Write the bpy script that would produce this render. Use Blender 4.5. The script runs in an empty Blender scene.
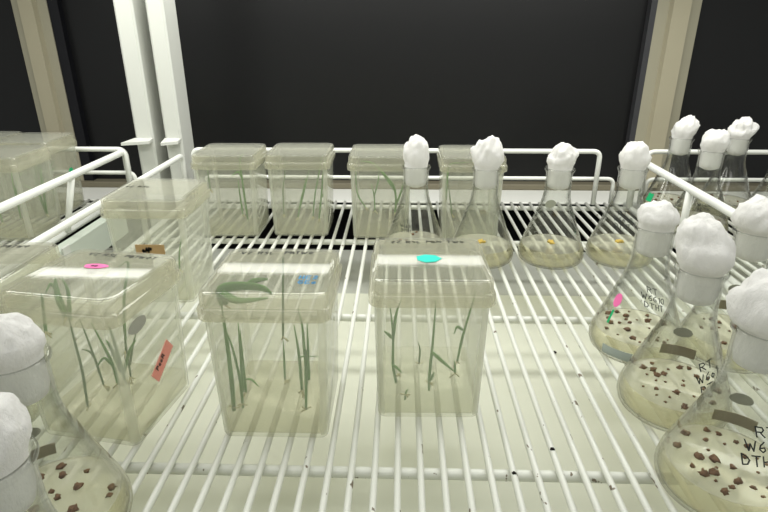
import bpy, math, random
from mathutils import Vector, Matrix, noise
random.seed(7)
C = bpy.context.scene.collection
PI = math.pi

# ------------------------------------------------------------------ camera
F, PT, YW, RL, CH = 560.46, .392649, .029856, -.001693, .24
fwd = Vector((-math.sin(YW)*math.cos(PT), math.cos(YW)*math.cos(PT), -math.sin(PT)))
r0 = Vector((math.cos(YW), math.sin(YW), 0)); u0 = r0.cross(fwd)
rgt = math.cos(RL)*r0 + math.sin(RL)*u0; upv = -math.sin(RL)*r0 + math.cos(RL)*u0
cam = bpy.data.cameras.new('camera'); co = bpy.data.objects.new('camera', cam); C.objects.link(co)
M = Matrix((rgt, upv, -fwd)).transposed().to_4x4(); M.translation = (0, 0, CH)
co.matrix_world = M
cam.sensor_width = 36; cam.lens = F/768*36; cam.clip_start = .01; cam.clip_end = 20
cam.dof.use_dof = False
bpy.context.scene.camera = co

def at(x, y, Y):                      # point seen at pixel x,y of the photograph at depth Y
    d = fwd + rgt*((x-384)/F) - upv*((y-256)/F)
    return Vector((0, 0, CH)) + d*(Y/d.y)

# ------------------------------------------------------------------ materials
def mat(name): 
    m = bpy.data.materials.new(name); m.use_nodes = True; m.node_tree.nodes.clear(); return m
def N(m, t, **k):
    n = m.node_tree.nodes.new(t)
    for a, b in k.items():
        if a in n.inputs: n.inputs[a].default_value = b
        else: setattr(n, a, b)
    return n
def L(m, a, b): m.node_tree.links.new(a, b)
def rgb(c): return (c[0], c[1], c[2], 1)
def princ(name, col, rough=.5, spec=.5, var=0, scale=40, bump=0, bscale=200, chips=False, metal=0):
    m = mat(name); o = N(m, 'ShaderNodeOutputMaterial'); p = N(m, 'ShaderNodeBsdfPrincipled')
    p.inputs['Base Color'].default_value = rgb(col); p.inputs['Roughness'].default_value = rough
    p.inputs['Specular IOR Level'].default_value = spec; p.inputs['Metallic'].default_value = metal
    L(m, p.outputs[0], o.inputs[0])
    tc = N(m, 'ShaderNodeTexCoord')
    last = None
    if var:
        t = N(m, 'ShaderNodeTexNoise'); t.inputs['Scale'].default_value = scale; t.inputs['Detail'].default_value = 4
        L(m, tc.outputs['Object'], t.inputs['Vector'])
        mx = N(m, 'ShaderNodeMix', data_type='RGBA'); mx.inputs[6].default_value = rgb([c*(1-var) for c in col]); mx.inputs[7].default_value = rgb([min(1, c*(1+var)) for c in col])
        L(m, t.outputs[0], mx.inputs[0]); L(m, mx.outputs[2], p.inputs['Base Color']); last = mx
    if chips:                         # tiny rust and paint chips on the coated wire
        t = N(m, 'ShaderNodeTexNoise'); t.inputs['Scale'].default_value = 170; t.inputs['Detail'].default_value = 3
        mp = N(m, 'ShaderNodeMapping'); mp.inputs['Scale'].default_value = (1, .55, 1)
        L(m, tc.outputs['Object'], mp.inputs[0]); L(m, mp.outputs[0], t.inputs['Vector'])
        rp = N(m, 'ShaderNodeValToRGB'); rp.color_ramp.elements[0].position = .68; rp.color_ramp.elements[1].position = .70
        L(m, t.outputs[0], rp.inputs[0])
        mx = N(m, 'ShaderNodeMix', data_type='RGBA'); mx.inputs[7].default_value = (.16, .13, .09, 1)
        L(m, rp.outputs[0], mx.inputs[0])
        if last: L(m, last.outputs[2], mx.inputs[6])
        else: mx.inputs[6].default_value = rgb(col)
        L(m, mx.outputs[2], p.inputs['Base Color'])
    if bump:
        t = N(m, 'ShaderNodeTexNoise'); t.inputs['Scale'].default_value = bscale; t.inputs['Detail'].default_value = 5
        L(m, tc.outputs['Object'], t.inputs['Vector'])
        b = N(m, 'ShaderNodeBump'); b.inputs['Strength'].default_value = bump; b.inputs['Distance'].default_value = .001
        L(m, t.outputs[0], b.inputs['Height']); L(m, b.outputs[0], p.inputs['Normal'])
    return m
def schlick(m, ior):                  # two-sided Fresnel for thin clear walls
    f0 = ((ior-1)/(ior+1))**2
    lw = N(m, 'ShaderNodeLayerWeight'); lw.inputs[0].default_value = .5
    pw = N(m, 'ShaderNodeMath', operation='POWER'); pw.inputs[1].default_value = 5; L(m, lw.outputs['Facing'], pw.inputs[0])
    ma = N(m, 'ShaderNodeMath', operation='MULTIPLY_ADD'); ma.inputs[1].default_value = (1-f0)*.8; ma.inputs[2].default_value = f0; L(m, pw.outputs[0], ma.inputs[0])
    return ma
def clear(name, tint, milk, milkcol, rough=.04, ior=1.5, edge=None, var=0):
    """clear plastic or gel: straight transmission, a little milky scatter, Fresnel gloss"""
    m = mat(name); o = N(m, 'ShaderNodeOutputMaterial')
    tr = N(m, 'ShaderNodeBsdfTransparent'); tr.inputs[0].default_value = rgb(tint)
    df = N(m, 'ShaderNodeBsdfDiffuse'); df.inputs[0].default_value = rgb(milkcol)
    tl = N(m, 'ShaderNodeBsdfTranslucent'); tl.inputs[0].default_value = rgb(milkcol)
    dm = N(m, 'ShaderNodeMixShader'); dm.inputs[0].default_value = .5
    L(m, df.outputs[0], dm.inputs[1]); L(m, tl.outputs[0], dm.inputs[2])
    a = N(m, 'ShaderNodeMixShader'); a.inputs[0].default_value = milk
    L(m, tr.outputs[0], a.inputs[1]); L(m, dm.outputs[0], a.inputs[2])
    if edge is not None or var:
        lw = N(m, 'ShaderNodeLayerWeight'); lw.inputs[0].default_value = .5
        mr = N(m, 'ShaderNodeMapRange'); mr.inputs['From Min'].default_value = .55; mr.inputs['To Min'].default_value = milk; mr.inputs['To Max'].default_value = edge or milk
        L(m, lw.outputs['Facing'], mr.inputs[0])
        if var:
            tc = N(m, 'ShaderNodeTexCoord'); t = N(m, 'ShaderNodeTexNoise'); t.inputs['Scale'].default_value = 60; t.inputs['Detail'].default_value = 5
            L(m, tc.outputs['Object'], t.inputs['Vector'])
            mu = N(m, 'ShaderNodeMath', operation='MULTIPLY_ADD'); mu.inputs[1].default_value = var*2; mu.inputs[2].default_value = -var
            L(m, t.outputs[0], mu.inputs[0])
            ad = N(m, 'ShaderNodeMath', operation='ADD', use_clamp=True); L(m, mr.outputs[0], ad.inputs[0]); L(m, mu.outputs[0], ad.inputs[1])
            L(m, ad.outputs[0], a.inputs[0])
        else: L(m, mr.outputs[0], a.inputs[0])
    g = N(m, 'ShaderNodeBsdfGlossy'); g.inputs['Roughness'].default_value = rough
    fr = schlick(m, ior)
    b = N(m, 'ShaderNodeMixShader'); L(m, fr.outputs[0], b.inputs[0]); L(m, a.outputs[0], b.inputs[1]); L(m, g.outputs[0], b.inputs[2])
    L(m, b.outputs[0], o.inputs[0])
    return m
def glassmat():
    m = mat('flask_glass'); o = N(m, 'ShaderNodeOutputMaterial')
    tr = N(m, 'ShaderNodeBsdfTransparent'); tr.inputs[0].default_value = (.985, .99, .98, 1)
    rf = N(m, 'ShaderNodeBsdfRefraction'); rf.inputs[0].default_value = (.99, .995, .985, 1); rf.inputs['IOR'].default_value = 1.47; rf.inputs['Roughness'].default_value = 0
    tc = N(m, 'ShaderNodeTexCoord'); t = N(m, 'ShaderNodeTexNoise'); t.inputs['Scale'].default_value = 55; t.inputs['Detail'].default_value = 1
    L(m, tc.outputs['Object'], t.inputs['Vector'])
    bp = N(m, 'ShaderNodeBump'); bp.inputs['Strength'].default_value = .35; bp.inputs['Distance'].default_value = .002
    L(m, t.outputs[0], bp.inputs['Height']); L(m, bp.outputs[0], rf.inputs['Normal'])
    lw = N(m, 'ShaderNodeLayerWeight'); lw.inputs[0].default_value = .5
    mr = N(m, 'ShaderNodeMath', operation='POWER'); mr.inputs[1].default_value = 2.9
    L(m, lw.outputs['Facing'], mr.inputs[0])
    a = N(m, 'ShaderNodeMixShader'); L(m, mr.outputs[0], a.inputs[0]); L(m, tr.outputs[0], a.inputs[1]); L(m, rf.outputs[0], a.inputs[2])
    g = N(m, 'ShaderNodeBsdfGlossy'); g.inputs['Roughness'].default_value = .02
    fr = schlick(m, 1.47)
    b = N(m, 'ShaderNodeMixShader'); L(m, fr.outputs[0], b.inputs[0]); L(m, a.outputs[0], b.inputs[1]); L(m, g.outputs[0], b.inputs[2])
    L(m, b.outputs[0], o.inputs[0])
    return m
def cottonmat():
    m = mat('cotton'); o = N(m, 'ShaderNodeOutputMaterial')
    df = N(m, 'ShaderNodeBsdfDiffuse'); df.inputs[0].default_value = (.90, .89, .865, 1)
    tl = N(m, 'ShaderNodeBsdfTranslucent'); tl.inputs[0].default_value = (.90, .885, .85, 1)
    mx = N(m, 'ShaderNodeMixShader'); mx.inputs[0].default_value = .25
    tc = N(m, 'ShaderNodeTexCoord'); t = N(m, 'ShaderNodeTexNoise'); t.inputs['Scale'].default_value = 260; t.inputs['Detail'].default_value = 6; t.inputs['Roughness'].default_value = .7
    mp = N(m, 'ShaderNodeMapping'); mp.inputs['Scale'].default_value = (1, 1, .45)
    L(m, tc.outputs['Object'], mp.inputs[0]); L(m, mp.outputs[0], t.inputs['Vector'])
    b = N(m, 'ShaderNodeBump'); b.inputs['Strength'].default_value = .8; b.inputs['Distance'].default_value = .002
    L(m, t.outputs[0], b.inputs['Height']); L(m, b.outputs[0], df.inputs['Normal'])
    L(m, df.outputs[0], mx.inputs[1]); L(m, tl.outputs[0], mx.inputs[2]); L(m, mx.outputs[0], o.inputs[0])
    return m

WIRE = princ('white_coated_wire', (.69, .70, .635), .38, .5, var=.04, scale=30, chips=True)
RAIL = princ('white_coated_rod', (.80, .81, .76), .35, .5, var=.03, scale=20)
STEEL = princ('white_painted_steel', (.63, .64, .59), .45, .4, var=.03, scale=12)
BEAM = princ('pale_grey_green_painted_steel', (.55, .60, .52), .45, .4, var=.04, scale=12)
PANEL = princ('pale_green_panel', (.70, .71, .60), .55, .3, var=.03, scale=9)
PANELSHADE = princ('panel_rear_shade', (.47, .48, .43), .55, .3, var=.03, scale=9)  # darker tone paints the shade on the panel's rear slope
BLACK = princ('dark_window_glass', (.009, .009, .0095), .34, .35, var=.15, scale=3)
GASKET = princ('black_rubber', (.008, .008, .011), .5, .3, var=.1)
GASKETG = princ('dark_grey_aluminium', (.05, .05, .055), .4, .5, var=.1)
FRAME = princ('cream_window_frame', (.39, .365, .27), .5, .3, var=.05, scale=15)
FRAMEC = princ('cream_window_frame_centre', (.46, .42, .30), .5, .3, var=.05, scale=15)
RAILSHADE = princ('shaded_frame_rail', (.20, .18, .125), .5, .3, var=.05)  # bottom frame rail, its shadow put into the colour
SILL = princ('white_sill', (.88, .88, .82), .5, .3, var=.04, scale=15)
UNLIT = princ('unlit_black', (.006, .006, .006), .8, .1, var=.2)  # black colour stands in for the unlit space below the shelves
PLAST = clear('clear_box_plastic', (.965, .965, .945), .15, (.90, .92, .82), .05, 1.5, edge=.5, var=.03)
CORNER = clear('frosted_corner_plastic', (.93, .93, .90), .34, (.91, .925, .82), .08, 1.5, edge=.5, var=.04)
SKIRT = clear('frosted_lid_skirt', (.93, .92, .87), .27, (.86, .855, .72), .06, 1.5, edge=.5, var=.05)
LIDP = clear('clear_lid_plastic', (.93, .93, .90), .08, (.87, .875, .77), .035, 1.55, edge=.5, var=.05)
GEL = clear('yellowish_gel', (.975, .968, .915), .12, (.93, .90, .74), .06, 1.34, edge=.14, var=.03)
GELT = clear('milky_gel_surface', (.985, .98, .95), .34, (.98, .965, .86), .06, 1.34, edge=.38, var=.05)
GELF = clear('pale_flask_gel', (.975, .955, .86), .13, (.98, .93, .66), .06, 1.34, edge=.34, var=.04)
GELP = clear('clear_gel', (.97, .97, .93), .09, (.90, .90, .80), .06, 1.34, edge=.12, var=.03)
GLASS = glassmat()
COTTON = cottonmat()
LEAF = princ('leaf_green', (.075, .23, .025), .5, .4, var=.35, scale=90)
LEAFD = princ('stem_green', (.075, .16, .035), .5, .4, var=.35, scale=90)
ROOT = princ('pale_root', (.46, .42, .20), .6, .3, var=.2, scale=200)
TISSUE = princ('brown_tissue', (.15, .078, .036), .7, .3, var=.5, scale=300, bump=.6, bscale=500)
YELLOW = princ('yellow_tissue', (.72, .50, .10), .7, .3, var=.3, scale=300, bump=.5, bscale=500)
INK = princ('black_marker_ink', (.02, .025, .025), .5, .3, var=.1)
INKB = princ('blue_marker_ink', (.05, .28, .55), .5, .3, var=.1)
PINK = princ('pink_sticker', (.85, .17, .42), .6, .3, var=.08)
SALMON = princ('salmon_sticker', (.86, .33, .27), .6, .3, var=.08)
TEAL = princ('turquoise_sticker', (.02, .62, .50), .6, .3, var=.08)
GREEN = princ('green_sticker', (.01, .40, .15), .6, .3, var=.08)
KRAFT = princ('brown_paper_tag', (.46, .31, .15), .8, .1, var=.12, scale=80)
ENAM = princ('grey_enamel', (.35, .35, .30), .5, .3, var=.06)
BLUEGREY = princ('blue_grey_patch', (.38, .43, .40), .5, .3, var=.05)
ENAMB = princ('brown_enamel', (.32, .265, .17), .5, .3, var=.15, scale=60)
CRUMB = princ('black_crumb', (.012, .01, .008), .8, .2, var=.3, scale=400)

# ------------------------------------------------------------------ helpers
def mesh(name, V, Fc, m, parent=None, smooth=True, loc=None, mats=None, fm=None):
    me = bpy.data.meshes.new(name); me.from_pydata([tuple(v) for v in V], [], Fc)
    for x in (mats or [m]): me.materials.append(x)
    if fm: me.polygons.foreach_set('material_index', fm)
    me.polygons.foreach_set('use_smooth', [bool(smooth)]*len(me.polygons)); me.update()
    if smooth == 'auto': me.set_sharp_from_angle(angle=math.radians(32))
    o = bpy.data.objects.new(name, me); C.objects.link(o)
    if parent: o.parent = parent
    if loc: o.location = loc
    return o
def tag(o, label, cat, group=None, kind=None):
    o['label'] = label
    if cat: o['category'] = cat
    if group: o['group'] = group
    if kind: o['kind'] = kind
    return o
def thing(name, label, cat, loc, rz=0, group=None):
    o = bpy.data.objects.new(name, None); C.objects.link(o); o.empty_display_size = .02
    o.location = loc; o.rotation_euler = (0, 0, rz); return tag(o, label, cat, group)
class MB:
    def __init__(s): s.V = []; s.F = []; s.m = []
    def add(s, V, Fc, mi=0):
        b = len(s.V); s.V += [Vector(v) for v in V]; s.F += [[b+i for i in f] for f in Fc]; s.m += [mi]*len(Fc)
    def build(s, name, m, parent=None, smooth=True):
        if isinstance(m, list): return mesh(name, s.V, s.F, None, parent, smooth, mats=m, fm=s.m)
        return mesh(name, s.V, s.F, m, parent, smooth)
def box(mb, x0, x1, y0, y1, z0, z1, mi=0, bev=0):
    if not bev:
        V = [(x, y, z) for z in (z0, z1) for y in (y0, y1) for x in (x0, x1)]
        mb.add(V, [(0, 2, 3, 1), (4, 5, 7, 6), (0, 1, 5, 4), (2, 6, 7, 3), (0, 4, 6, 2), (1, 3, 7, 5)], mi); return
    b = bev; rings = []
    for z, i in ((z0, b), (z0+b, 0), (z1-b, 0), (z1, b)):
        rings.append([(x0+i, y0+i+b*0, z), (x1-i, y0+i, z), (x1-i, y1-i, z), (x0+i, y1-i, z)])
    V = [v for r in rings for v in r]; Fc = [(3, 2, 1, 0), (12, 13, 14, 15)]
    for k in range(3):
        for j in range(4): Fc.append((4*k+j, 4*k+(j+1) % 4, 4*k+4+(j+1) % 4, 4*k+4+j))
    mb.add(V, Fc, mi)
def rrect(hx, hy, r, z, n=5):         # rounded rectangle ring
    P = []
    for cx, cy, a0 in ((hx-r, hy-r, 0), (-hx+r, hy-r, PI/2), (-hx+r, -hy+r, PI), (hx-r, -hy+r, 1.5*PI)):
        for k in range(n+1):
            a = a0 + PI/2*k/n; P.append(Vector((cx+r*math.cos(a), cy+r*math.sin(a), z)))
    return P
def loft(mb, rings, cap0=True, cap1=True, mi=0, closed=True):
    n = len(rings[0]); V = [v for r in rings for v in r]; Fc = []
    for k in range(len(rings)-1):
        for j in range(n):
            a, b = k*n+j, k*n+(j+1) % n; Fc.append((a, b, b+n, a+n))
    if cap0: Fc.append(tuple(range(n-1, -1, -1)))
    if cap1: Fc.append(tuple(range((len(rings)-1)*n, len(rings)*n)))
    mb.add(V, Fc, mi)
def lathe(mb, prof, n=64, mi=0):
    V = []; Fc = []; idx = []
    for r, z in prof:
        if r < 1e-6: idx.append([len(V)]); V.append((0, 0, z))
        else:
            idx.append(list(range(len(V), len(V)+n)))
            V += [(r*math.cos(2*PI*k/n), r*math.sin(2*PI*k/n), z) for k in range(n)]
    for a, b in zip(idx, idx[1:]):
        for k in range(n):
            k2 = (k+1) % n
            if len(a) == 1 and len(b) == 1: continue
            if len(a) == 1: Fc.append((a[0], b[k2], b[k]))
            elif len(b) == 1: Fc.append((a[k], a[k2], b[0]))
            else: Fc.append((a[k], a[k2], b[k2], b[k]))
    mb.add(V, Fc, mi)
def catmull(P, k=6):
    P = [Vector(p) for p in P]
    if len(P) < 3: return [P[0].lerp(P[-1], t/k) for t in range(k+1)]
    Q = [P[0]*2-P[1]] + P + [P[-1]*2-P[-2]]; out = []
    for i in range(1, len(Q)-2):
        a, b, c, d = Q[i-1:i+3]
        for s in range(k):
            t = s/k
            out.append(.5*((2*b)+(c-a)*t+(2*a-5*b+4*c-d)*t*t+(3*b-a-3*c+d)*t**3))
    out.append(P[-1]); return out
def tube(mb, P, rad, n=10, flat=1, mi=0, side=None):
    P = [Vector(p) for p in P]; rings = []
    t0 = (P[1]-P[0]).normalized(); ref = side or (Vector((0, 0, 1)) if abs(t0.z) < .8 else Vector((1, 0, 0)))
    a = (ref - t0*ref.dot(t0)).normalized()
    for i, p in enumerate(P):
        t = (P[min(i+1, len(P)-1)]-P[max(i-1, 0)]).normalized()
        a = (a - t*a.dot(t)).normalized(); b = t.cross(a)
        r = rad(i/(len(P)-1)) if callable(rad) else rad
        rings.append([p + a*(r*math.cos(2*PI*k/n)) + b*(r*flat*math.sin(2*PI*k/n)) for k in range(n)])
    loft(mb, rings, mi=mi)
def corner(P, r, k=6):                # polyline with rounded corners
    P = [Vector(p) for p in P]; out = [P[0]]
    for i in range(1, len(P)-1):
        a = (P[i-1]-P[i]).normalized(); b = (P[i+1]-P[i]).normalized()
        A = P[i]+a*r; B = P[i]+b*r
        for s in range(k+1):
            t = s/k; out.append(A*(1-t)**2 + P[i]*2*t*(1-t) + B*t*t)
    out.append(P[-1]); return out

# stroke lettering -----------------------------------------------------------
FONT = {
 'R': [[(0, 0), (0, 1), (.5, .95), (.6, .72), (.45, .52), (0, .5)], [(.25, .5), (.65, 0)]],
 'T': [[(0, 1), (.7, 1)], [(.35, 1), (.33, 0)]], 'W': [[(0, 1), (.2, 0), (.4, .7), (.6, 0), (.85, 1)]],
 '6': [[(.5, 1), (.15, .65), (.02, .25), (.25, 0), (.5, .15), (.45, .45), (.1, .4)]],
 '1': [[(.2, .8), (.35, 1), (.33, 0)]], '0': [[(.3, 1), (.02, .6), (.1, .08), (.35, 0), (.55, .4), (.5, .9), (.3, 1)]],
 'D': [[(0, 0), (.02, 1), (.45, .85), (.6, .5), (.4, .1), (0, 0)]], 'H': [[(0, 0), (.03, 1)], [(.5, 0), (.53, 1)], [(.02, .5), (.52, .55)]],
 'I': [[(.2, 0), (.22, 1)], [(0, 1), (.45, 1)]], '-': [[(.05, .45), (.6, .5)]], 'A': [[(0, 0), (.3, 1), (.6, 0)], [(.12, .35), (.5, .38)]],
 'V': [[(0, 1), (.3, 0), (.6, 1)]], 'Z': [[(0, 1), (.55, .97), (.02, .03), (.6, 0)]], 'S': [[(.5, .9), (.2, 1), (.05, .75), (.45, .4), (.4, .08), (0, .05)]],
 'L': [[(.02, 1), (0, 0), (.5, 0)]], 'P': [[(0, 0), (0, 1), (.5, .92), (.5, .6), (0, .5)]], 'B': [[(0, 0), (0, 1), (.4, .9), (.35, .58), (0, .52), (.5, .35), (.4, .02), (0, 0)]],
 'E': [[(.5, 1), (0, .98), (0, 0), (.5, 0)], [(0, .5), (.4, .5)]], 'M': [[(0, 0), (.1, 1), (.35, .4), (.6, 1), (.7, 0)]], 'O': [[(.3, 1), (.02, .5), (.3, 0), (.58, .5), (.3, 1)]],
 '2': [[(.05, .8), (.3, 1), (.5, .75), (.02, 0), (.55, .02)]], 'o': [[(.2, .6), (.02, .3), (.22, 0), (.45, .3), (.2, .6)]], 'G': [[(.5, .9), (.15, .9), (0, .4), (.25, 0), (.52, .15), (.5, .45), (.3, .45)]],
 'e': [[(.05, .3), (.42, .35), (.3, .6), (.05, .45), (.1, .05), (.42, .06)]],
}
def lettering(mb, lines, h, fn, w=.12, gap=.35, lead=1.45, mi=0):
    """lines of strokes; fn maps (u right, v up) in metres to a point on the surface and its normal"""
    for li, s in enumerate(lines):
        tot = sum((.35 if ch == ' ' else max(p[0] for st in FONT[ch] for p in st))+gap for ch in s)
        x = -tot/2; y = -li*lead
        for ch in s:
            if ch == ' ': x += .35+gap; continue
            for st in FONT[ch]:
                pts = [((x+a)*h + random.uniform(-.03, .03)*h, (y+b)*h + random.uniform(-.03, .03)*h) for a, b in st]
                fine = []
                for (a, b), (c, d) in zip(pts, pts[1:]):
                    fine += [(a+(c-a)*t/3, b+(d-b)*t/3) for t in range(3)]
                fine.append(pts[-1])
                for i in range(len(fine)-1):
                    (a, b), (c, d) = fine[i], fine[i+1]; l = math.hypot(c-a, d-b) or 1e-9
                    nx, ny = -(d-b)/l*w*h/2, (c-a)/l*w*h/2; ex, ey = (c-a)/l*w*h*.3, (d-b)/l*w*h*.3
                    V = [fn(a-ex+nx, b-ey+ny), fn(a-ex-nx, b-ey-ny), fn(c+ex-nx, d+ey-ny), fn(c+ex+nx, d+ey+ny)]
                    mb.add(V, [(0, 1, 2, 3)], mi)
            x += max(p[0] for st in FONT[ch] for p in st)+gap

# ------------------------------------------------------------------ setting
def struct(mb, name, m, label, smooth=False):
    o = mb.build(name, m, None, smooth); o['kind'] = 'structure'; o['label'] = label; return o
WY = 1.05
PX = [(-.677, -.615), (.430, .503)]
for i, (a, b) in enumerate(((-2.2, PX[0][0]), (PX[0][1], PX[1][0]), (PX[1][1], 2.2))):
    mb = MB(); box(mb, a, b, WY+.012, WY+.03, -.045, 1.6)
    struct(mb, 'window_%d' % (i+1), BLACK, ['black window pane at the left edge', 'wide black window pane behind the middle shelf', 'black window pane at the right edge'][i])
def post(name, x0, x1, label):
    w = x1-x0; mb = MB()
    prof = [(0, .012), (0, -.004), (.26*w, -.006), (.30*w, -.016), (.70*w, -.016), (.74*w, -.006), (w, -.004), (w, .012)]
    V = []; Fc = []; mi = []
    for z in (-.045, 1.6): V += [(x0+a, WY+b, z) for a, b in prof]
    n = len(prof)
    for k in range(n):
        mb.F.append([k, (k+1) % n, (k+1) % n+n, k+n]); mb.m.append(1 if k in (2, 3, 4) else 0)
    mb.V = [Vector(v) for v in V]
    struct(mb, name, [FRAME, FRAMEC], label)
post('trim_1', *PX[0], 'cream upright of the window frame at left')
post('trim_2', *PX[1], 'cream upright of the window frame at right')
mb = MB(); box(mb, PX[0][1], PX[0][1]+.018, WY-.002, WY+.014, -.045, 1.6); struct(mb, 'trim_3', GASKET, 'black seal beside the left window upright')
mb = MB(); box(mb, PX[1][0]-.010, PX[1][0], WY-.004, WY+.014, -.045, 1.6); struct(mb, 'trim_4', GASKETG, 'dark grey seal beside the right window upright')
mb = MB(); box(mb, -2.2, 2.2, WY-.012, WY+.03, -.0525, -.041, bev=.002); struct(mb, 'trim_5', RAILSHADE, 'bottom rail of the window frame')
mb = MB(); box(mb, -2.2, 2.2, .96, WY+.03, -.0560, -.0525, bev=.001); struct(mb, 'trim_6', SILL, 'white window sill ledge')
mb = MB(); box(mb, -2.2, 2.2, WY+.0, WY+.03, -1.2, -.056); struct(mb, 'wall_back', UNLIT, 'wall below the window, coloured black as unlit')
mb = MB(); box(mb, -2.2, 2.2, -1.2, WY+.03, -1.22, -1.2); struct(mb, 'floor', UNLIT, 'floor far below the shelves, coloured black as unlit')

# ------------------------------------------------------------------ shelves
def shelf(cx_wires, xL, xR, label, Y0=-.05, rails=()):
    t = thing('wire_shelf', label, 'shelf', ((xL+xR)/2, .4, 0)); ox = -(xL+xR)/2; oy = -.4
    for x in cx_wires:
        mb = MB(); j = random.uniform(-.0006, .0006)
        tube(mb, [(x+ox+j, Y0+oy, -.002), (x+ox, .3+oy, -.002), (x+ox+j*.5, .6+oy, -.002), (x+ox, .791+oy, -.002)], .00205, 10)
        mb.build('wire', WIRE, t)
    for y in (.069, .259, .449, .640, .783):
        mb = MB(); tube(mb, [(xL+ox, y+oy, -.0072), (xR+ox, y+oy, -.0072)], .0034, 12); mb.build('cross_bar', WIRE, t)
    for x in (xL, xR):
        mb = MB(); tube(mb, [(x+ox, Y0+oy, -.0046), (x+ox, .797+oy, -.0046)], .0042, 12); mb.build('edge_rod', RAIL, t)
    for pts, r in rails:
        mb = MB(); tube(mb, corner([(p[0]+ox, p[1]+oy, p[2]) for p in pts], .010), r, 12); mb.build('guard_rail', RAIL, t)
    return t
W0, WD = .013656, .0135012
xs = [W0+WD*i for i in range(-24, 23)]
def side_rail(x, ya, yb, z=.070, xo=0):
    return ([(x+xo, ya, 0), (x, ya, z), (x, yb, z), (x+xo, yb, 0)], .0042)
mid_rails = [([(-.296, .787, -.002), (-.296, .787, .075), (.279, .787, .075), (.279, .787, -.002)], .0034),
             ([(-.285, .793, -.002), (-.285, .793, .0345), (.306, .793, .0345), (.306, .793, -.002)], .0028),
             ([(-.312, .20, -.002), (-.312, .20, .067), (-.312, .785, .067), (-.312, .785, -.002)], .0038),
             ([(.326, .10, -.002), (.326, .10, .068), (.326, .775, .068), (.326, .775, -.002)], .0046),
             ([(.326, .62, .068), (.326, .62, -.002)], .004), ([(.326, .30, .068), (.326, .30, -.002)], .004)]
shelf(xs, -.316, .330, 'middle white wire shelf with the three large clear boxes and round flasks on it', rails=mid_rails)
left_rails = [([(-.80, .787, .075), (-.394, .787, .075), (-.394, .787, -.002)], .0036),
              ([(-.80, .791, .040), (-.388, .791, .040), (-.388, .791, -.002)], .003),
              ([(-.399, .10, -.002), (-.399, .10, .0705), (-.399, .796, .0705), (-.399, .796, -.002)], .0046),
              ([(-.399, .655, .0705), (-.420, .655, -.002)], .0038), ([(-.399, .38, .0705), (-.420, .38, -.002)], .0038)]
shelf([-.436-WD*i for i in range(26)], -.79, -.424, 'white wire shelf at the left edge, beyond the paired uprights', rails=left_rails)
right_rails = [([(.345, .787, -.002), (.345, .787, .075), (.80, .787, .075)], .0034),
               ([(.352, .791, -.002), (.352, .791, .0345), (.80, .791, .0345)], .003)]
shelf([.352+WD*i for i in range(33)], .341, .80, 'white wire shelf at the right edge holding four flasks by the window', rails=right_rails)
def tray(x0, x1, label):
    mb = MB(); t = .02
    prof = [(-.2, -.05), (.585, -.05), (.785, -.076), (.785, -.090), (-.2, -.090)]
    V = [(x, y, z) for x in (x0, x1) for y, z in prof]; n = 5
    Fc = [(0, 1, 2, 3, 4), (9, 8, 7, 6, 5)] + [(k, k+n, (k+1) % n+n, (k+1) % n) for k in range(n)]
    mb.add(V, Fc); mb.m[3] = 1; o = mb.build('lamp_housing', [PANEL, PANELSHADE], None, False); tag(o, label, 'panel'); return o  # rear slope gets the shade-toned colour
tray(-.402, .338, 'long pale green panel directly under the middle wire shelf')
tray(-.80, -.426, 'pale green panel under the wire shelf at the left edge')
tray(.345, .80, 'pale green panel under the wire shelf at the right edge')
# side beam and the paired uprights
t = thing('support_beam', 'pale green steel side beam running back between left and middle shelves', 'beam', (-.411, .40, -.047))
mb = MB(); box(mb, -.006, .008, -.45, .372, 0, .039, bev=.0015); mb.build('beam', BEAM, t, False)
mb = MB(); box(mb, .0084, .0106, .208, .222, .000, .041, bev=.0008); mb.build('clip', STEEL, t, False)
def upright(x0, x1, label, lip):
    cx = (x0+x1)/2; w = (x1-x0)/2
    t = thing('shelf_upright', label, 'post', (cx, .815, -1.2), group=None)
    mb = MB(); prof = [(-w, .03), (-w, -.012), (-w+.003, -.015), (w-.003, -.015), (w, -.012), (w, .03)]
    V = [(a, b, z) for z in (0, 2.1) for a, b in prof]; n = 6
    mb.add(V, [(5, 4, 3, 2, 1, 0), (6, 7, 8, 9, 10, 11)] + [(k, (k+1) % n, (k+1) % n+n, k+n) for k in range(n)])
    mb.build('post', STEEL, t, False)
    mb = MB(); z = 1.2+.081
    V = [(-w-(.014 if lip else 0), -.032, z), (w, -.030, z+.002), (w, -.0151, z+.004), (-w, -.0151, z+.004)]
    V += [(a, b, c+.004) for a, b, c in V]
    mb.add(V, [(3, 2, 1, 0), (4, 5, 6, 7), (0, 1, 5, 4), (1, 2, 6, 5), (2, 3, 7, 6), (3, 0, 4, 7)])
    mb.build('bracket', STEEL, t, False)
    return t
upright(-.382, -.356, 'left one of the two white steel uprights standing close together', True)
upright(-.339, -.315, 'right one of the two white steel uprights, nearer the middle shelf', False)

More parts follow.
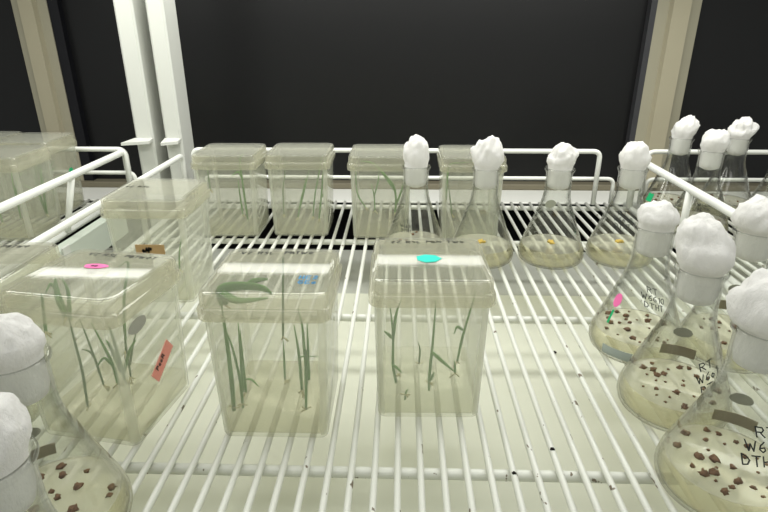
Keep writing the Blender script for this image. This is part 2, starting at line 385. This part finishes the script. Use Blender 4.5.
# ------------------------------------------------------------------ culture boxes
HB, HT, ZB = .0330, .0352, .092       # half widths at base and top, wall height
def box_meshes():
    b = MB(); w = .0014; rings = []
    for z, e in ((0.0, -.0022), (.0008, -.0006), (.003, 0), (ZB*.5, None), (ZB, None)):
        h = HB + (HT-HB)*z/ZB + (e or 0); rings.append(rrect(h, h, .0045, z))
    rings.append(rrect(HT-w, HT-w, .0033, ZB))
    for z in (ZB*.5, .0032):
        h = HB + (HT-HB)*z/ZB - w; rings.append(rrect(h, h, .0033, z))
    h = HB-w-.002; rings.append(rrect(h, h, .004, .0016)); loft(b, rings)
    body = b
    l = MB(); rings = []
    for h, z in ((.0366, .0842), (.0380, .0842), (.0383, .0850), (.0383, .0905), (.0379, .0914), (.0370, .0922), (.0367, .0990), (.0359, .1006), (.0347, .1010), (.0335, .1010)):
        rings.append(rrect(h, h, .0075, z))
    rings2 = [rrect(.0325, .0325, .006, .0990), rrect(.0342, .0342, .0065, .0990), rrect(.0352, .0352, .0072, .0985), rrect(.0355, .0355, .0074, .0925), rrect(.0360, .0360, .0074, .0915), rrect(.0366, .0366, .0075, .0905)]
    n = len(rings[0]); rr = rings2[::-1] + rings     # inner underside up, round the lip, outer up
    # order: inner top -> inner wall -> lip -> outer wall -> top
    seq = rings2 + rings
    loft(l, seq)
    g = MB(); rings = []
    for z, e in ((.0019, -.0035), (.0036, -.0018), (.0148, -.0018), (.0153, -.0022), (.0153, -.0032)):
        h = HB + (HT-HB)*z/ZB + e; rings.append(rrect(h, h, .0032, z))
    loft(g, rings)
    for k, f in enumerate(body.F):       # thicker frosted corners and lid skirt are milkier than the flat faces
        c = sum((body.V[i] for i in f), Vector())/len(f)
        if min(abs(c.x), abs(c.y)) > .0285 and c.z > .002: body.m[k] = 1
    for k, f in enumerate(l.F):
        c = sum((l.V[i] for i in f), Vector())/len(f)
        if c.z < .0996 and max(abs(c.x), abs(c.y)) > .02: l.m[k] = 1
    return body, l, g
_b, _l, _g = box_meshes()
protob = {}
def culture_box(label, x, y, rz=0, group='culture boxes', z=.0002, gel=GEL):
    t = thing('culture_box', label, 'box', (x, y, z), rz, group)
    for nm, mb, m in (('body', _b, [PLAST, CORNER]), ('lid', _l, [LIDP, SKIRT]), ('gel', _g, [gel])):
        k = (nm, m[0].name)
        if k not in protob: o = mb.build(nm, m, t, 'auto'); protob[k] = o
        else: o = protob[k].copy(); C.objects.link(o); o.parent = t
    return t
def wp(t, P):                         # world points to the thing's own space
    c, s = math.cos(-t.rotation_euler.z), math.sin(-t.rotation_euler.z); out = []
    for p in P:
        d = Vector(p)-t.location; out.append(Vector((c*d.x-s*d.y, s*d.x+c*d.y, d.z)))
    return out
LIM = .0312
def clampb(P, top=.0975):
    return [Vector((max(-LIM, min(LIM, p.x)), max(-LIM, min(LIM, p.y)), max(.0065, min(top, p.z)))) for p in P]
def plantlet(t, blades, name='plantlet', w=.0011, local=False, dark=False):
    """blades: polylines from root to tip"""
    mb = MB()
    for bl in blades:
        ww = w
        if isinstance(bl, tuple): bl, ww = bl
        P = clampb(bl if local else wp(t, bl)); P = catmull(P, 6)
        tube(mb, P, lambda s, ww=ww: ww*(1-.75*s**2.2)*(.75+.25*min(1, s*5)), 6, flat=.42, side=Vector((.9, .3, .1)))
    r = clampb([blades[0][0][0] if isinstance(blades[0], tuple) else blades[0][0]] if local else wp(t, [blades[0][0][0] if isinstance(blades[0], tuple) else blades[0][0]]))[0]
    for k in range(3):
        a = random.uniform(0, 2*PI); q = [r+Vector((0, 0, .001)), r+Vector((.0015*math.cos(a), .0015*math.sin(a), -.001)), r+Vector((.0035*math.cos(a), .0035*math.sin(a), -.0030))]
        q = [Vector((v.x, v.y, max(.0125, v.z))) for v in q]
        tube(mb, q, .0005, 5, mi=1)
    return mb.build(name, [LEAFD if dark else LEAF, ROOT], t)
def auto_plants(t, n, seed, w=.0008, hmax=.075):
    rnd = random.Random(seed)
    for i in range(n):
        x, y = rnd.uniform(-.024, .024), rnd.uniform(-.024, .022); bl = []
        for k in range(rnd.choice((1, 2, 2, 3))):
            dx, dy = rnd.uniform(-.012, .012), rnd.uniform(-.010, .010); h = rnd.uniform(.035, hmax)
            P = [(x, y, .0148), (x+dx*.15, y+dy*.15, .0148+h*.4), (x+dx*.55, y+dy*.5, .0148+h*.8), (x+dx*(1+rnd.random()), y+dy*1.1, .0148+h*rnd.uniform(.85, 1.05))]
            bl.append([Vector(p) for p in P])
        plantlet(t, bl, w=w, local=True)
def lid_text(t, lines, cx, cy, h, m=INK, name='lid_marking'):
    mb = MB(); lettering(mb, lines, h, lambda u, v: Vector((cx+u, cy+v, .1013)), w=.2); mb.build(name, m, t, False)
def lid_sticker(t, cx, cy, rx, ry, m, rot=0, pts=10):
    mb = MB(); rings = []
    for z in (.1011, .1014):
        rings.append([Vector((cx+rx*math.cos(a)*(1+.1*math.sin(3*a+1))*math.cos(rot)-ry*math.sin(a)*math.sin(rot), cy+rx*math.cos(a)*math.sin(rot)+ry*math.sin(a)*math.cos(rot), z)) for a in [2*PI*k/pts for k in range(pts)]])
    loft(mb, rings); o = mb.build('sticker', m, t, False); o['label'] = m.name.replace('_', ' '); return o

G1 = 'clear boxes of grass plantlets'
b1 = culture_box('large clear box of green blades in front, large green leaf pressed under its lid', -.0765, .3115, 0, G1)
b2 = culture_box('clear square box with a turquoise sticker on its lid', .0193, .3335, math.radians(1), G1, gel=GELP)
b3 = culture_box('clear box with pink sticker on its lid and salmon sticker on its side', -.1862, .3050, math.radians(-9), G1)
b5 = culture_box('clear box cut by the left edge, touching the box with the pink sticker', -.2700, .3185, math.radians(1), G1)
b4 = culture_box('clear box with small brown paper tag, standing in front of the paired uprights', -.2235, .492, 0, G1, gel=GELP)
k1 = culture_box('leftmost box in the back row of four along the rear guard rail', -.2055, .668, 0, G1)
k2 = culture_box('second box from left in the back row, upright green blades inside', -.1205, .672, 0, G1)
k3 = culture_box('third box from left in the back row, bent green leaf inside, partly behind a flask', -.0230, .666, 0, G1)
k4 = culture_box('rightmost box in the back row, half hidden behind a ragged cotton plug', .0835, .663, 0, G1, gel=GELP)
la = culture_box('nearest clear box on the left wire shelf, cut by the picture edge', -.4740, .650, 0, G1)
lb = culture_box('clear box on the left shelf by the rear corner of its guard rail', -.4900, .738, 0, G1)
lc = culture_box('farthest clear box on the left shelf, only its upper corner shows', -.5680, .747, 0, G1)

# plantlets of the front box (front wall y .278)
D = .296
plantlet(b1, [[at(234, 411, .292), at(232, 385, .293), at(228, 350, .294), at(224, 322, .295), at(218, 300, .300)]], w=.0015)
plantlet(b1, [[at(243, 408, .296), at(240, 380, .297), at(233, 350, .298), at(226, 330, .299)], [at(243, 392, .297), at(241, 360, .30), at(238, 322, .302)]], w=.0010)
plantlet(b1, [[at(246, 393, .305), at(243, 365, .306), at(240, 330, .307)], [at(246, 379, .305), at(252, 380, .303), at(259, 387, .301)]], w=.0011)
plantlet(b1, [[at(285, 381, .322), at(284, 355, .322), at(283, 338, .322)]], w=.0008)
plantlet(b1, [[at(302, 391, .303), at(299, 355, .304), at(294, 325, .305)]], w=.0011)
plantlet(b1, [[at(306, 410, .292), at(306, 370, .293), at(304, 345, .294), at(302, 325, .295), at(298, 308, .30)], [at(306, 375, .293), at(308, 355, .293), at(307, 322, .295)],
              [at(298, 358, .293), at(306, 356, .293), at(319, 357, .294)], [at(309, 380, .293), at(308, 362, .293), at(306, 350, .293)]], w=.0011)
plantlet(b1, [([at(224, 305, .302), at(222, 290, .304), at(240, 286, .306), at(262, 288, .308), at(272, 294, .306)], .0036),
              ([at(222, 292, .302), at(235, 300, .297), at(252, 300, .294), at(268, 298, .293)], .0028), ([at(246, 288, .31), at(254, 281, .313), at(268, 279, .316)], .0022)], w=.003)
plantlet(b1, [[at(283, 338, .322), at(283, 300, .328), at(283, 262, .336), at(283, 252, .340)]], w=.0009, dark=True)
# box with the turquoise sticker
plantlet(b2, [[at(396, 383, .330), at(393, 363, .330), at(393, 335, .329), at(390, 305, .33)], [at(392, 364, .330), at(397, 368, .327), at(402, 373, .325)],
              [at(392, 338, .329), at(388, 334, .328), at(384, 331, .327)], ([at(393, 340, .329), at(396, 315, .33), at(401, 300, .33)], .0012)], w=.0012)
plantlet(b2, [[at(429, 392, .322), at(430, 370, .322), at(433, 340, .322), at(436, 300, .323)], [at(432, 352, .322), at(443, 362, .321), at(455, 372, .320)],
              [at(431, 380, .322), at(434, 372, .322)]], w=.0013)
plantlet(b2, [[at(457, 362, .333), at(463, 335, .333), at(472, 305, .334), at(477, 292, .336)], [at(463, 330, .333), at(457, 327, .333), at(454, 334, .333)]], w=.0011)
plantlet(b2, [[at(419, 364, .345), at(420, 350, .345), at(418, 342, .345)]], w=.0008, dark=True)
plantlet(b2, [[at(405, 400, .309), at(406, 392, .309), at(408, 389, .310)]], w=.0008)
plantlet(b2, [[at(455, 374, .320), at(455, 366, .320), at(454, 360, .32)]], w=.0009)
# box with the pink sticker
plantlet(b3, [[at(88, 408, .290), at(82, 370, .290), at(73, 335, .291), at(66, 305, .292)]], w=.0010, dark=True)
plantlet(b3, [[at(104, 386, .302), at(96, 362, .302), at(86, 335, .303), at(79, 318, .303)], [at(96, 360, .302), at(90, 352, .302), at(82, 349, .302)]], w=.0009, dark=True)
plantlet(b3, [[at(118, 384, .302), at(113, 365, .302), at(103, 345, .302), at(91, 322, .303)], [at(113, 366, .302), at(104, 358, .300), at(97, 367, .299)]], w=.0012)
plantlet(b3, [[at(125, 380, .308), at(118, 355, .308), at(112, 335, .308), at(107, 322, .309)], [at(124, 372, .308), at(130, 350, .308), at(136, 340, .308)],
              ([at(121, 372, .308), at(112, 350, .306), at(106, 340, .306)], .0014)], w=.0012)
plantlet(b3, [[at(131, 378, .315), at(127, 352, .315), at(122, 318, .315)], [at(130, 365, .315), at(133, 345, .316), at(137, 330, .317)]], w=.0008, dark=True)
plantlet(b3, [([at(66, 318, .300), at(58, 302, .302), at(55, 288, .308), at(48, 284, .31), at(35, 286, .309), at(28, 292, .306)], .0014), ([at(66, 318, .300), at(57, 292, .306), at(55, 278, .31)], .0022),
              ([at(70, 320, .300), at(68, 292, .308), at(62, 278, .312)], .0014)], w=.0012)
plantlet(b3, [([at(126, 352, .315), at(124, 300, .322), at(128, 268, .330), at(126, 262, .332), at(116, 270, .330)], .0010)], w=.001)
plantlet(b3, [([at(20, 330, .300), at(24, 316, .301), at(30, 298, .302), at(26, 292, .303)], .0012)], w=.001)
auto_plants(b5, 4, 11); auto_plants(b4, 1, 5, hmax=.04)
# back row
plantlet(k1, [[at(243, 215, .668), at(240, 195, .668), at(238, 180, .668)]], w=.0011)
plantlet(k1, [[at(248, 220, .660), at(245, 200, .660), at(242, 178, .660), at(240, 160, .661), at(244, 152, .663)], [at(242, 178, .660), at(238, 172, .660), at(232, 176, .660)]], w=.0014)
plantlet(k1, [[at(210, 190, .672), at(200, 175, .670), at(197, 162, .67)]], w=.001, dark=True)
plantlet(k2, [[at(298, 218, .664), at(301, 200, .664), at(306, 178, .664)], [at(300, 208, .664), at(304, 192, .664), at(309, 170, .664)]], w=.0011)
plantlet(k2, [[at(313, 217, .664), at(315, 195, .664), at(320, 168, .664), at(322, 156, .665)]], w=.0010)
plantlet(k2, [[at(319, 219, .658), at(321, 200, .658), at(323, 175, .658), at(326, 158, .659)], [at(321, 198, .658), at(324, 193, .658)]], w=.0013)
plantlet(k2, [[at(284, 215, .67), at(283, 190, .67), at(285, 172, .67), at(281, 160, .67)]], w=.0008, dark=True)
plantlet(k3, [[at(366, 208, .665), at(358, 195, .665), at(356, 180, .665), at(356, 168, .665)]], w=.0010)
plantlet(k3, [[at(375, 211, .660), at(374, 195, .660), at(371, 184, .660)], [at(374, 197, .660), at(378, 182, .66), at(379, 172, .66)]], w=.0010)
plantlet(k3, [[at(395, 213, .655), at(396, 200, .655), at(394, 187, .655), at(388, 178, .656), at(380, 168, .658)], ([at(397, 203, .655), at(401, 192, .655), at(405, 180, .656)], .0016)], w=.0015)
plantlet(k3, [([at(394, 190, .662), at(388, 180, .66), at(380, 170, .66), at(372, 163, .66), at(360, 161, .66)], .0017)], w=.001)
plantlet(k4, [[at(452, 215, .66), at(450, 198, .66), at(448, 180, .66)]], w=.0010, dark=True)
plantlet(k4, [([at(446, 200, .66), at(447, 180, .66), at(450, 165, .658), at(460, 163, .657), at(474, 162, .657)], .0016)], w=.001)
auto_plants(la, 4, 2, hmax=.06); auto_plants(lb, 5, 3); auto_plants(lc, 2, 4)
# lid markings and stickers
lid_text(b1, ['VZ RSL'], -.0155, .0235, .0042); lid_text(b1, ['PBIWO'], .0115, .0245, .0042)
lid_text(b1, ['HE2', 'GEe'], .0240, -.015, .0046, INKB)
lid_text(b2, ['2Z RSL'], -.014, .0245, .0040); lid_text(b2, ['PBM TWO'], .0130, .0250, .0040)
lid_text(b3, ['VZ RSL'], -.010, .0240, .0040); lid_text(b3, ['PBIWOT'], .0165, .0245, .0040)
lid_text(b5, ['PBIWO'], .012, .0240, .0042); lid_text(b4, ['VZ RSL'], -.018, .002, .0045)
lid_sticker(b2, -.0010, -.0025, .0080, .0066, TEAL, 0, 7)
lid_sticker(b3, -.0030, .0075, .0078, .0036, PINK, .1, 12)
for tx, lx in ((b3, .0005),):
    mb = MB(); lettering(mb, ['oe'], .003, lambda u, v: Vector((-.0030+u, .0062+v, .1017)), w=.25); mb.build('sticker_marking', INK, tx, False)
# side sticker and grey disc on the right face of the pink sticker box
def face_right(t, cy, cz, ry, rz, m, name, label, rot=0, square=False, off=.0003):
    mb = MB(); slope = (HT-HB)/ZB; rings = []
    n = 4 if square else 24
    for o in (off, off+.0004):
        R = []
        for k in range(n):
            a = 2*PI*(k+.5*square)/n; u, v = (ry*math.cos(a)*1.41 if square else ry*math.cos(a)), (rz*math.sin(a)*1.41 if square else rz*math.sin(a))
            uu, vv = u*math.cos(rot)-v*math.sin(rot), u*math.sin(rot)+v*math.cos(rot)
            z = cz+vv; R.append(Vector((HB+slope*z+o, cy+uu, z)))
        rings.append(R)
    loft(mb, rings); o = mb.build(name, m, t, False); o['label'] = label; return o
face_right(b3, -.0150, .0765, .0088, .0046, ENAM, 'disc', 'round grey spot')
face_right(b3, .0035, .040, .0125, .0052, SALMON, 'sticker', 'salmon sticker with black writing', rot=.62, square=True)
mb = MB(); ca, sa = math.cos(.62), math.sin(.62)
lettering(mb, ['PeoR'], .0034, lambda u, v: Vector((HB+(HT-HB)/ZB*(.040+u*sa+v*ca)+.0010, .0035+u*ca-v*sa, .0395+u*sa+v*ca)), w=.2)
mb.build('sticker_marking', INK, b3, False)
# brown tag on the front of its box
def face_front(t, cx, cz, wx, wz, m, name, label):
    mb = MB(); y = lambda z: -(HB+(HT-HB)/ZB*z)
    V = [(cx+a*wx, y(cz+b*wz)-o, cz+b*wz) for o in (.0003, .0008) for a, b in ((-1, -1), (1, -1), (1, 1), (-1, 1))]
    mb.add(V, [(3, 2, 1, 0), (4, 5, 6, 7), (0, 1, 5, 4), (1, 2, 6, 5), (2, 3, 7, 6), (3, 0, 4, 7)])
    o = mb.build(name, m, t, False); o['label'] = label; return o
face_front(b4, .0015, .0545, .0130, .0045, KRAFT, 'paper_tag', 'brown paper tag with black writing')
mb = MB(); lettering(mb, ['oAP'], .0042, lambda u, v: Vector((-.001+u, -(HB+.0013)-.0013, .0520+v)), w=.3, gap=.15); mb.build('tag_marking', INK, b4, False)
for tt, rx in ((b1, -.85), (b3, -1.5), (b5, -.9)):
    for ch in tt.children:
        if ch.name.split('.')[0] in ('lid', 'lid_marking', 'sticker_marking') or ch.get('label') == 'pink sticker':
            ch.rotation_euler.x = math.radians(rx); ch.location = (0, .101*math.sin(math.radians(rx)), .0005)   # lids not pressed quite level
# smudged blue-grey marks low on the turquoise sticker box
# ------------------------------------------------------------------ flasks
NR, ZR = .0125, .1025
OUT = [(0, .0004), (.026, .0003), (.0305, .0012), (.0335, .004), (.0347, .008), (.0346, .012), (.0332, .018), (.0300, .0265), (.0262, .0365), (.0223, .047),
       (.0187, .057), (.0157, .065), (.0142, .0715), (.0135, .077), (.0133, .083), (.0133, .0965), (.0139, .0985), (.0149, .1000), (.0153, .1012), (.0150, .1024), (.0140, .1028)]
INN = [(.0131, .1024), (.0122, .1005), (.0121, .0965), (.0121, .083), (.0122, .0772), (.0128, .0717), (.0144, .0650), (.0174, .0568), (.0210, .0468), (.0249, .0363), (.0287, .0262), (.0319, .0177),
       (.0332, .0122), (.0333, .0088), (.0321, .0052), (.0297, .0030), (.025, .0021), (0, .0021)]
def prof_r(P, z):
    for (r, a), (s, b) in zip(P, P[1:]):
        if min(a, b) <= z <= max(a, b) and a != b: return r+(s-r)*(z-a)/(b-a)
    return P[-1][0]
GLZ = .0185
proto_f = {}
def cotton(parent, seed, rb, hb, lean=(0, 0), tuft=0, rough=1., sq=1.):
    """plug in the neck and the fluffed bulb over the rim"""
    mb = MB(); rings = []; n = 48; rnd = Vector((seed*3.1, seed*1.7, seed*.9))
    prof = [(.0001, .0800), (.006, .0803), (.0105, .0825), (.0115, .087), (.0117, .094), (.0117, .1000), (.0123, .1032), (rb*.86, .1050), (rb*.98, .1035+hb*.20)]
    for k in range(1, 11):
        a = k/10*PI/2*.995; prof.append((rb*math.cos(a)**(sq)*1.0+.00005, .1035+hb*.30+hb*.70*math.sin(a)))
    for r, z in prof:
        R = []; up = max(0, (z-.104)/hb)
        for k in range(n):
            a = 2*PI*k/n; p = Vector((r*math.cos(a), r*math.sin(a), z))
            if z > .1035:
                q = p*75+rnd; d = noise.noise(q)*.0046*rough + noise.noise(p*190+rnd)*.0026*(.5+.5*rough) + noise.noise(p*520+rnd)*.0012
                rid = abs(noise.noise(Vector((p.x*50, p.y*50, p.z*110))+rnd))*.0040*(.4+.6*rough)
                dirv = Vector((p.x, p.y, (z-.104)*.9)).normalized()
                p = p + dirv*((d-rid)*min(1, .3+up*2)) + Vector((lean[0]*up**1.3, lean[1]*up**1.3, 0))
                if tuft: 
                    g = max(0, 1-abs(((a-tuft[0]+PI) % (2*PI))-PI)/.9)*max(0, 1-abs(up-tuft[1])/.35); p += Vector((math.cos(a), math.sin(a), .25))*g*tuft[2]
                p.z = max(p.z, .1042) if r > .0125 else p.z
            R.append(p)
        rings.append(R)
    loft(mb, rings); return mb.build('cotton_plug', COTTON, parent)
def explant(parent, x, y, s, m, z=GLZ, name='explant', seed=0):
    mb = MB(); rings = []; n = 9; q0 = Vector((seed, x*900, y*900))
    for i in range(7):
        a = -PI/2+PI*i/6
        R = []
        for k in range(n):
            b = 2*PI*k/n; d = Vector((math.cos(a)*math.cos(b), math.cos(a)*math.sin(b), math.sin(a)))
            R.append(Vector((x, y, z+s*.42)) + Vector((d.x, d.y, d.z*.62))*s*(1+1.0*noise.noise(d*2.0+q0)))
        rings.append(R)
    loft(mb, rings, False, False); return mb.build(name, m, parent)
def flask(label, x, y, cot, pieces='brown', seed=0, npc=26, group='conical flasks with cotton plugs'):
    t = thing('conical_flask', label, 'flask', (x, y, .0002), 0, group)
    if 'f' not in proto_f:
        mb = MB(); lathe(mb, OUT+INN, 96); proto_f['f'] = mb.build('glass', GLASS, t)
        mb = MB(); P = [(0, .0024)]+[(max(0, prof_r(INN, z)-.00035), z) for z in (.0026, .0034, .0054, .0090, .0122, .0165)]+[(prof_r(INN, GLZ+.0012)-.00035, GLZ+.0006), (prof_r(INN, GLZ+.001)-.0018, GLZ), (0, GLZ)]
        lathe(mb, P, 72)
        mb.m = [1 if all(mb.V[i].z > GLZ-.0001 for i in f) else 0 for f in mb.F]; proto_f['g'] = mb.build('gel', [GELF, GELT], t)
    else:
        for k in 'fg':
            o = proto_f[k].copy(); C.objects.link(o); o.parent = t
    cotton(t, seed+1, *cot[0], **cot[1])
    rnd = random.Random(seed*13+5); placed = []
    if pieces == 'brown':
        tries = 0
        while len(placed) < npc and tries < 900:
            tries += 1; r = math.sqrt(rnd.random())*.0265; a = rnd.uniform(0, 2*PI); px, py = r*math.cos(a), r*math.sin(a)
            if all((px-u)**2+(py-v)**2 > .0052**2 for u, v in placed):
                placed.append((px, py)); explant(t, px, py, rnd.choice((.0009, .0014, .0017, .0020, .0023)), TISSUE, seed=rnd.random()*50)
    elif pieces == 'yellow':
        for k in range(3):
            a = 2.1*k+seed; explant(t, .0030*math.cos(a)*(k > 0), .0030*math.sin(a)*(k > 0)+.004, .0030-.0005*k, YELLOW, seed=k+seed)
    return t
def on_cone(phi0, z0, off=.0003):     # lettering surface: angle measured from +x, u to the viewer's right
    def fn(u, v):
        z = z0+v*.86; r = prof_r(OUT, z)+off; a = phi0+u/r; return Vector((r*math.cos(a), r*math.sin(a), z))
    return fn
def cone_patch(t, phi0, z0, w, h, m, name, label, disc=False, off=.0003):
    mb = MB(); V = []; Fc = []
    if disc:
        f = on_cone(phi0, z0, off); f2 = on_cone(phi0, z0, off+.0003); n = 24
        V = [f(0, 0)]+[f(w*math.cos(2*PI*k/n), h*math.sin(2*PI*k/n)) for k in range(n)]+[f2(0, 0)]+[f2(w*math.cos(2*PI*k/n), h*math.sin(2*PI*k/n)) for k in range(n)]
        for k in range(n):
            k2 = (k+1) % n; Fc += [(0, 1+k2, 1+k), (n+1, n+2+k, n+2+k2), (1+k, 1+k2, n+2+k2, n+2+k)]
    else:
        nx, nz = 12, 3; idx = {}
        for s in (0, 1):
            f = on_cone(phi0, z0, off+.0003*s)
            for i in range(nx+1):
                for j in range(nz+1): idx[s, i, j] = len(V); V.append(f(w*(2*i/nx-1), h*(2*j/nz-1)))
        for i in range(nx):
            for j in range(nz):
                Fc.append((idx[1, i, j], idx[1, i+1, j], idx[1, i+1, j+1], idx[1, i, j+1])); Fc.append((idx[0, i, j], idx[0, i, j+1], idx[0, i+1, j+1], idx[0, i+1, j]))
        for i in range(nx):
            for j in (0, nz): Fc.append((idx[0, i, j], idx[0, i+1, j], idx[1, i+1, j], idx[1, i, j]))
        for j in range(nz):
            for i in (0, nx): Fc.append((idx[0, i, j], idx[0, i, j+1], idx[1, i, j+1], idx[1, i, j]))
    mb.add(V, Fc); o = mb.build(name, m, t, False); o['label'] = label; return o
def note(t, lines, phi, z, h, k=0, w=.13):
    f = on_cone(phi, z, .0004); mb = MB(); lettering(mb, lines, h, lambda u, v: f(u-.15*v, v+k*u), w=w, gap=.24); mb.build('handwriting', INK, t, False)

GF = 'conical flasks with cotton plugs'
f1 = flask('flask behind the turquoise sticker box with a tall egg shaped cotton plug', .0165, .580, ((.0138, .030), dict(rough=.6, sq=.8)), 'brown', 1, 6)
f2 = flask('flask with a large ragged cotton plug in front of the rightmost back row box', .0890, .572, ((.0162, .031), dict(rough=1.3, lean=(.001, 0))), 'yellow', 2)
f3 = flask('flask of yellow gel standing in front of the rear rail corner, cotton leaning right', .1645, .573, ((.0150, .024), dict(rough=1., tuft=(0, .55, .005))), 'yellow', 3)
f4 = flask('flask with a smooth ball of cotton, touching the right guard rail at back', .2400, .576, ((.0152, .026), dict(rough=.35)), 'yellow', 4)
g1 = flask('flask with a pink sticker on its left side and brown pieces inside', .1875, .3925, ((.0145, .018), dict(rough=.3)), 'brown', 5, 28)
g2 = flask('flask with a lumpy wide cotton plug, second from front at right', .1835, .3165, ((.0170, .031), dict(rough=1.0, lean=(-.004, .004), tuft=(1.6, .8, .004))), 'brown', 6, 28)
g3 = flask('flask at the right edge behind the lumpy plug, its cotton cut by the edge', .2560, .386, ((.0175, .024), dict(rough=.5)), 'brown', 7, 20)
g4 = flask('nearest flask at bottom right, marked RT in black pen', .1795, .2445, ((.0190, .028), dict(rough=.6)), 'brown', 8, 30)
h1 = flask('flask at bottom left whose round base with brown pieces shows', -.1720, .2085, ((.0148, .020), dict(rough=.6)), 'brown', 9, 20)
h2 = flask('nearest flask at lower left corner, mostly its cotton plug in view', -.1400, .1460, ((.0150, .024), dict(rough=.6)), 'brown', 10, 12)
s1 = flask('leftmost of the four flasks on the right shelf, beside the window upright', .3660, .744, ((.0150, .028), dict(rough=1.1, lean=(.006, 0))), 'brown', 11, 14)
s2 = flask('second from left of the four cotton plugged flasks on the right shelf', .3650, .664, ((.0160, .024), dict(rough=.9, lean=(.003, 0))), 'brown', 12, 10)
s3 = flask('flask on the right shelf with cotton puffed out to the right', .4390, .744, ((.0152, .025), dict(rough=1.2, lean=(.003, 0), tuft=(0, .45, .009))), 'brown', 13, 10)
s4 = flask('flask on the right shelf cut by the right picture edge', .4560, .672, ((.0165, .030), dict(rough=.8)), 'brown', 14, 10)
note(f1, ['RT', 'W6610', 'DTHI'], -2.0, .046, .0038); note(f4, ['RT', 'W6610', 'DTHI'], -2.05, .056, .0050)
note(g1, ['RT', 'W6610', 'DTHI'], -1.66, .057, .0044, -.3); note(g2, ['RT', 'W6o1', 'DTH'], -1.38, .046, .0050, .4)
note(g4, ['RT', 'W6610', 'DTHI-A'], -1.52, .053, .0055)
note(s2, ['RT', 'W6610', 'DTH'], -1.9, .046, .0040)
cone_patch(g1, -2.80, .046, .0035, .0060, PINK, 'sticker', 'pink sticker', True)
cone_patch(g1, -2.78, .0335, .0009, .0060, GREEN, 'sticker', 'green sticker')
for f, ph in ((g2, 1.15), (g4, 1.02), (g3, 1.1), (h1, 2.4)):
    cone_patch(f, ph, .028, .0112, .0056, ENAMB, 'flask_patch', 'brown marking rectangle')
    cone_patch(f, ph, .046, .0060, .0052, ENAM, 'marking_spot', 'grey round marking spot', True)
cone_patch(s1, -2.9, .024, .005, .006, GREEN, 'sticker', 'green sticker')
cone_patch(f3, 1.6, .058, .006, .006, STEEL, 'marking_spot', 'white round marking spot', True)

cone_patch(g1, -2.3, .0098, .0125, .0042, BLUEGREY, 'flask_patch', 'pale blue grey rectangle')  # flat blue-grey rectangle low on the flask side
face_right(lb, .011, .053, .0045, .0040, GREEN, 'sticker', 'green sticker')
# loose bits -----------------------------------------------------------------
def bit(name, label, p, s, m, cat='crumb'):
    o = explant(None, 0, 0, s, m, z=0, name=name, seed=p[0]*100); o.location = p; tag(o, label, cat); return o
bit('crumb', 'round black crumb under the wires in mid shelf, right of centre', (.1479, .4617, -.0496), .0019, CRUMB)
bit('crumb', 'black crumb on a wire just behind the front cross bar', (.0943, .2740, -.0004), .0012, CRUMB)
bit('crumb', 'black crumb where a wire meets the front cross bar', (.0674, .2534, -.0004), .0011, CRUMB)

# ------------------------------------------------------------------ light
def tube_light(y, z, e, w=.034, lx=1.15, rz=0):
    l = bpy.data.lights.new('fluorescent_tube', 'AREA'); l.shape = 'RECTANGLE'; l.size = lx; l.size_y = w; l.energy = e; l.color = (1, 1, .95)
    o = bpy.data.objects.new('fluorescent_tube', l); C.objects.link(o); o.location = (-.04, y, z); o.rotation_euler = (0, 0, rz); return o
tube_light(.830, .312, .62, .038)
tube_light(.66, .42, 3.7, .10)
tube_light(.36, .43, 1.8, .10)
tube_light(.05, .45, 1.0, .12)
w = bpy.data.worlds.new('world'); bpy.context.scene.world = w; w.use_nodes = True
bg = w.node_tree.nodes['Background']; bg.inputs[0].default_value = (.97, 1, .94, 1); bg.inputs[1].default_value = .36

sc = bpy.context.scene
sc.view_settings.view_transform = 'Standard'; sc.view_settings.look = 'None'; sc.view_settings.gamma = 1; sc.view_settings.use_curve_mapping = False
sc.view_settings.exposure = 0
cy = sc.cycles
cy.max_bounces = 24; cy.transparent_max_bounces = 48; cy.transmission_bounces = 20; cy.glossy_bounces = 6; cy.diffuse_bounces = 4
cy.caustics_reflective = False; cy.caustics_refractive = True; cy.sample_clamp_indirect = 4
cy.use_denoising = True
